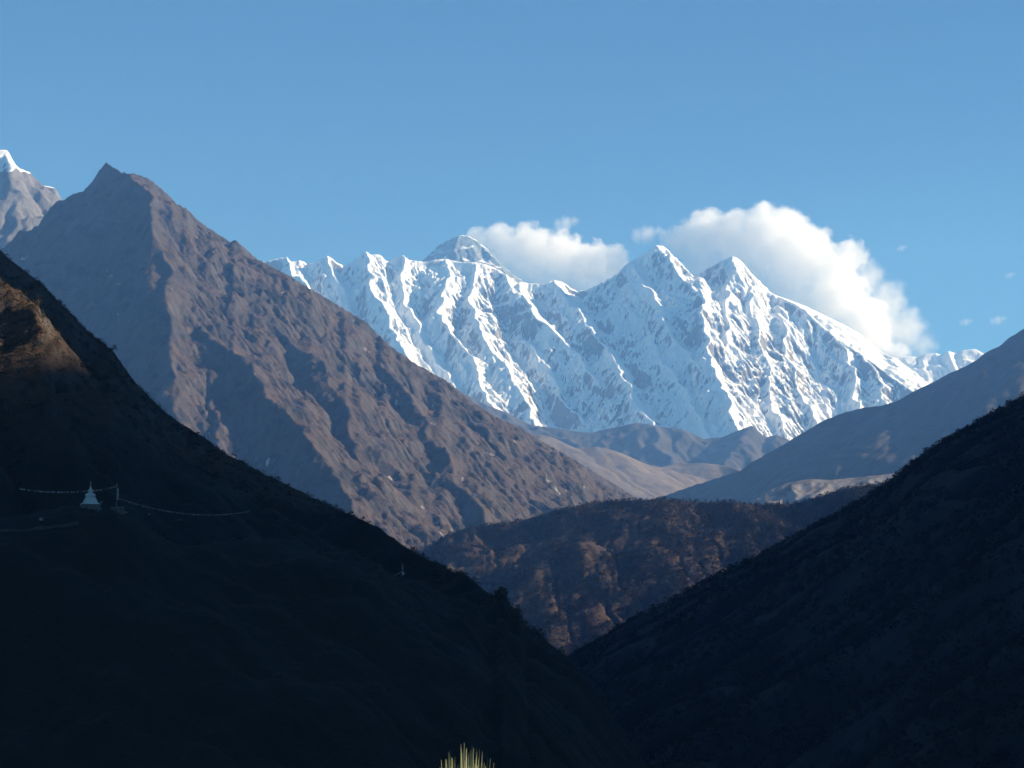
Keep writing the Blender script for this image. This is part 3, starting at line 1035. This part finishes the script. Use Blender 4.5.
top_st = b0 + np.array((0, 0, 5.3))
top_pole = b2 + np.array((0.05, 0, ph - 0.1))
flag_string(P(18, 488, 600), top_st, 0.7, 0.65, 'string of faded prayer flags running left from the chorten', 1, gap=0.25)
flag_string(top_st + np.array((0.5, 0, 0)), top_pole, 0.25, 0.7, 'short string of prayer flags between chorten and flag pole', 2, gap=0.3)
flag_string(P(119, 498, b2[1]), P(250, 511, 660), 2.6, 0.62, 'long sagging string of pale prayer flags right of the flag pole', 3)
flag_string(b3 + np.array((0, 0, 2.0)), P(389, 576, b3[1] - 6), 0.5, 0.6, 'small string of prayer flags tied to the lone pole', 4)


def boulder(px, py, r, label, seed):
    rg = np.random.default_rng(seed)
    import bmesh
    bm = bmesh.new()
    bmesh.ops.create_icosphere(bm, subdivisions=2, radius=r)
    for v in bm.verts:
        v.co *= 1 + 0.25 * float(gnoise(np.array([v.co.x / r * 1.3 + seed]), np.array([v.co.y / r * 1.3 + v.co.z / r]), seed)[0])
        v.co.z *= 0.8
    me = bpy.data.meshes.new('boulder')
    bm.to_mesh(me); bm.free()
    me.materials.append(M_PALESTONE)
    o = bpy.data.objects.new('boulder', me)
    COL.objects.link(o)
    o.location = on_left(px, py) + np.array((0, 0, r * 0.4))
    tag(o, label, 'boulder', 'pale boulders around the chorten')


boulder(101.5, 503, 0.45, 'pale boulder just right of the chorten plinth', 1)
boulder(126, 513.5, 0.5, 'pale boulder at the right end of the stone block', 2)
boulder(149, 515, 0.45, 'pale boulder alone right of the stone block', 3)
boulder(41, 521, 0.6, 'pale boulder beside the path left of the chorten', 4)
b4 = b3 + np.array((0.55, -0.6, 0))
cairn = thing('cairn', b4, 'small whitewashed cairn at the foot of the lone flag pole', 'cairn')
m_ = MB(); m_.box(0, 0, -0.5, 1.6, 1.6, 0.9, 0.85); m_.build('plinth', M_STONE, cairn)
m_ = MB(); m_.lathe([(0.62, 0.4), (0.55, 0.8), (0.4, 1.3), (0.2, 1.7), (0.05, 1.9)], 12); m_.build('cone', M_WHITE, cairn, True)


# ------------------------------------------------------------------ trees on the skyline and in the sunlit patch
def tree(px, py, h, label, seed, lean=0.0, group=None):
    q = on_left(px, py)
    o = thing('tree', q, label, 'tree', group)
    rg = random.Random(seed)
    m = MB()
    tp = (lean * h * 0.5, 0, h * 0.8)
    m.tube([(0, 0, -0.4), (tp[0] * 0.35, 0.05, h * 0.35), tp], [h * 0.035, h * 0.026, h * 0.008], 7)
    for k in range(7):
        z = h * (0.3 + 0.07 * k)
        a_ = k * 2.4
        l_ = h * 0.22
        x0 = tp[0] * z / (h * 0.8)
        m.tube([(x0, 0, z), (x0 + math.cos(a_) * l_ * 0.6, math.sin(a_) * l_ * 0.6, z + l_ * 0.25), (x0 + math.cos(a_) * l_, math.sin(a_) * l_, z + l_ * 0.5)], [h * 0.014, h * 0.01, h * 0.004], 5)
    m.build('trunk', M_BARK, o, True)
    pts, szs = [], []
    for k in range(16):
        z = h * rg.uniform(0.3, 0.9)
        r_ = h * 0.28 * (1.15 - z / h) * 1.4
        a_ = rg.uniform(0, 6.28)
        pts.append((tp[0] * z / (h * 0.8) + math.cos(a_) * r_ * rg.uniform(.3, 1), math.sin(a_) * r_ * rg.uniform(.3, 1), z - h * 0.06))
        szs.append(h * rg.uniform(0.16, 0.26))
    c = scatter('crown', np.array(pts), np.array(szs), ROUND, M_JUNIPER, seed)
    c.parent = o
    return o


tree(112, 353, 6.5, 'lone tree leaning out from the skyline of the dark hill', 11, 0.5)
tree(38, 311, 7.5, 'narrow tree at the right edge of the sunlit patch on the hill', 12, 0.05)
tree(43, 322, 5.5, 'shorter bushy tree just below the narrow tree by the sunlit patch', 13, -0.1)


# ------------------------------------------------------------------ bank at our feet with the grass tuft
X, Y = grid(-40, 40, -40, 90, 0.5)
Z = -1.62 - 0.55 * np.clip(np.hypot(X, np.maximum(Y, -10) * 0.8) - 5, 0, None) + 0.05 * fbm(X / 3, Y / 3, 401, 4)
tx, tz = float(P(465, 742, 3.0)[0]), float(P(465, 742, 3.0)[2])
Z = np.maximum(Z, -0.47 - 0.5 * np.clip(np.hypot(X - tx, (Y - 3.0) * 1.3) - 0.5, 0, None))
M_BANK = plain('dry_turf', (0.16, 0.12, 0.06), 0.4, 6.0)
tag(sheet('bank', X, Y, Z, M_BANK), 'dry grassy bank below the viewpoint', 'bank', kind='structure')

m, t, b = new_mat('dry_blades')
ob = N(t, 'ShaderNodeNewGeometry')
c = ramp(t, ob.outputs['Random Per Island'], [(0.0, (0.55, 0.45, 0.20)), (0.35, (0.64, 0.58, 0.30)), (0.7, (0.44, 0.45, 0.18)), (1.0, (0.70, 0.64, 0.45))])
t.links.new(c, b.inputs['Base Color'])
M_BLADE = m
rg = random.Random(9)
mb = MB()
for k in range(120):
    u = rg.uniform(-1, 1)
    v = rg.uniform(-1, 1)
    H_ = 0.395 * (1 - 0.075 * u * u) * rg.uniform(0.90, 1.0)
    bx, by = u * 0.018, v * 0.02
    ex, ey = u * 0.037 + rg.uniform(-.007, .007), v * 0.04
    wd = rg.uniform(0.0014, 0.0026)
    an = rg.uniform(0, 3.14)
    dx_, dy_ = math.cos(an) * wd, math.sin(an) * wd * 0.6
    vs = []
    for j in range(6):
        q = j / 5
        cx = bx + (ex - bx) * q ** 1.6
        cy = by + (ey - by) * q ** 1.6
        w_ = (1 - q ** 3 * 0.92)
        vs += [(cx - dx_ * w_, cy - dy_ * w_, H_ * q), (cx + dx_ * w_, cy + dy_ * w_, H_ * q)]
    mb.poly(vs, [(2 * j, 2 * j + 1, 2 * j + 3, 2 * j + 2) for j in range(5)])
gt = mb.build('grass_tuft', M_BLADE)
gt.location = (tx, 3.0, tz - 0.395)
tag(gt, 'tuft of pale yellow green grass blades poking up at the bottom edge', 'grass tuft')

# ------------------------------------------------------------------ clouds beyond the summits
def cloud(name, blobs, label, group, dens=0.0036, amp=1.35, soft=7.0, nscale=2.1, depth=0.9, step=1.0):
    """blobs: (px, py, radius in px, distance); a hull mesh filled with a billowing volume"""
    import bmesh
    B = []
    for bx, by, br, yy in blobs:
        c = P(bx, by, yy)
        B.append((c, br / F * yy))
    org = sum(c for c, r in B) / len(B)
    bm = bmesh.new()
    for c, r in B:
        q = c - org
        v = bmesh.ops.create_icosphere(bm, subdivisions=3, radius=r * 1.12)['verts']
        for vv in v:
            vv.co.y *= depth
            vv.co += __import__('mathutils').Vector(q)
    me = bpy.data.meshes.new(name)
    bm.to_mesh(me); bm.free()
    o = bpy.data.objects.new(name, me)
    COL.objects.link(o)
    o.location = org
    if len(B) > 1:
        md = o.modifiers.new('hull', 'REMESH')
        md.mode = 'VOXEL'
        md.voxel_size = min(r for c, r in B) / 4
    m = bpy.data.materials.new(name + '_vapour')
    m.use_nodes = True
    t = m.node_tree
    t.nodes.remove(t.nodes['Principled BSDF'])
    tc = N(t, 'ShaderNodeTexCoord')
    best = None
    rm = max(r for c, r in B)
    for c, r in B:
        q = c - org
        sb = N(t, 'ShaderNodeVectorMath', operation='SUBTRACT')
        t.links.new(tc.outputs['Object'], sb.inputs[0])
        sb.inputs[1].default_value = q
        sc_ = N(t, 'ShaderNodeVectorMath', operation='MULTIPLY')
        t.links.new(sb.outputs[0], sc_.inputs[0])
        sc_.inputs[1].default_value = (1 / r, 1 / (r * depth), 1 / r)
        ln = N(t, 'ShaderNodeVectorMath', operation='LENGTH')
        t.links.new(sc_.outputs[0], ln.inputs[0])
        d = mathn(t, 'MULTIPLY', mathn(t, 'SUBTRACT', 1.0, ln.outputs['Value']), r / rm)
        best = d if best is None else mathn(t, 'SMOOTH_MAX', best, d)
        if best.node.operation == 'SMOOTH_MAX': best.node.inputs[2].default_value = 0.1
    n = noise(t, nscale / rm, 8, 0.60, vec=tc.outputs['Object'])
    v = mathn(t, 'ADD', best, mathn(t, 'MULTIPLY', mathn(t, 'SUBTRACT', n, 0.52), amp))
    v = mathn(t, 'MULTIPLY', mathn(t, 'MULTIPLY', v, soft, clamp=True), dens)
    pv = t.nodes.new('ShaderNodeVolumePrincipled')
    pv.inputs['Color'].default_value = (1, 1, 1, 1)
    t.links.new(v, pv.inputs['Density'])
    t.links.new(pv.outputs[0], t.nodes['Material Output'].inputs['Volume'])
    m.cycles.volume_step_rate = step
    o.data.materials.append(m)
    return tag(o, label, 'cloud', group)


YK = 29500
cloud('cloud', [(480, 243, 17, YK), (503, 248, 26, YK), (530, 254, 32, YK), (560, 258, 30, YK), (588, 264, 27, YK), (612, 266, 24, YK), (515, 268, 20, YK), (545, 278, 22, YK), (575, 284, 20, YK), (605, 280, 18, YK)],
      'long white plume of cloud between the dark pyramid and the next summit', 'clouds over the snow summits')
cloud('cloud', [(680, 245, 22, YK), (705, 240, 32, YK), (735, 240, 34, YK), (765, 240, 38, YK), (785, 232, 28, YK), (800, 255, 38, YK), (825, 265, 30, YK), (848, 258, 22, YK), (790, 275, 34, YK), (835, 295, 36, YK), (862, 320, 32, YK), (700, 265, 24, YK), (670, 258, 16, YK), (755, 262, 26, YK), (820, 312, 30, YK), (858, 345, 26, YK), (880, 340, 22, YK), (896, 352, 16, YK)],
      'big billowing white cloud rising behind the right hand snow summits', 'clouds over the snow summits')
cloud('cloud', [(868, 280, 22, YK + 900), (888, 300, 24, YK + 900), (880, 325, 30, YK + 900), (905, 330, 26, YK + 900), (922, 345, 18, YK + 900)],
      'thin grey veil of cloud trailing off the right side of the big cloud', 'clouds over the snow summits', dens=0.003, soft=1.6)
for (a, b_, r_, e_, lab) in ((566, 223, 9, 1.0, 'small wisp of cloud just above the long plume'), (648, 235, 12, 1.0, 'small wisp of cloud left of the big cloud'),
                             (902, 248, 4, 1, 'tiny faint wisp of cloud in the sky right of the big cloud'), (966, 322, 5, 1, 'tiny white wisp of cloud low above the white ridge'),
                             (998, 320, 6, 1, 'tiny slanting wisp of cloud by the right hand ridge'), (1010, 275, 4, 1, 'tiny wisp of cloud highest at the right edge')):
    cloud('cloud_wisp', [(a - r_ * 0.8, b_ + 1, r_ * 0.8, YK), (a, b_, r_, YK), (a + r_ * 0.9, b_ - r_ * 0.25, r_ * 0.7, YK)], lab, 'small wisps of cloud', dens=0.003, soft=1.6, amp=1.1)
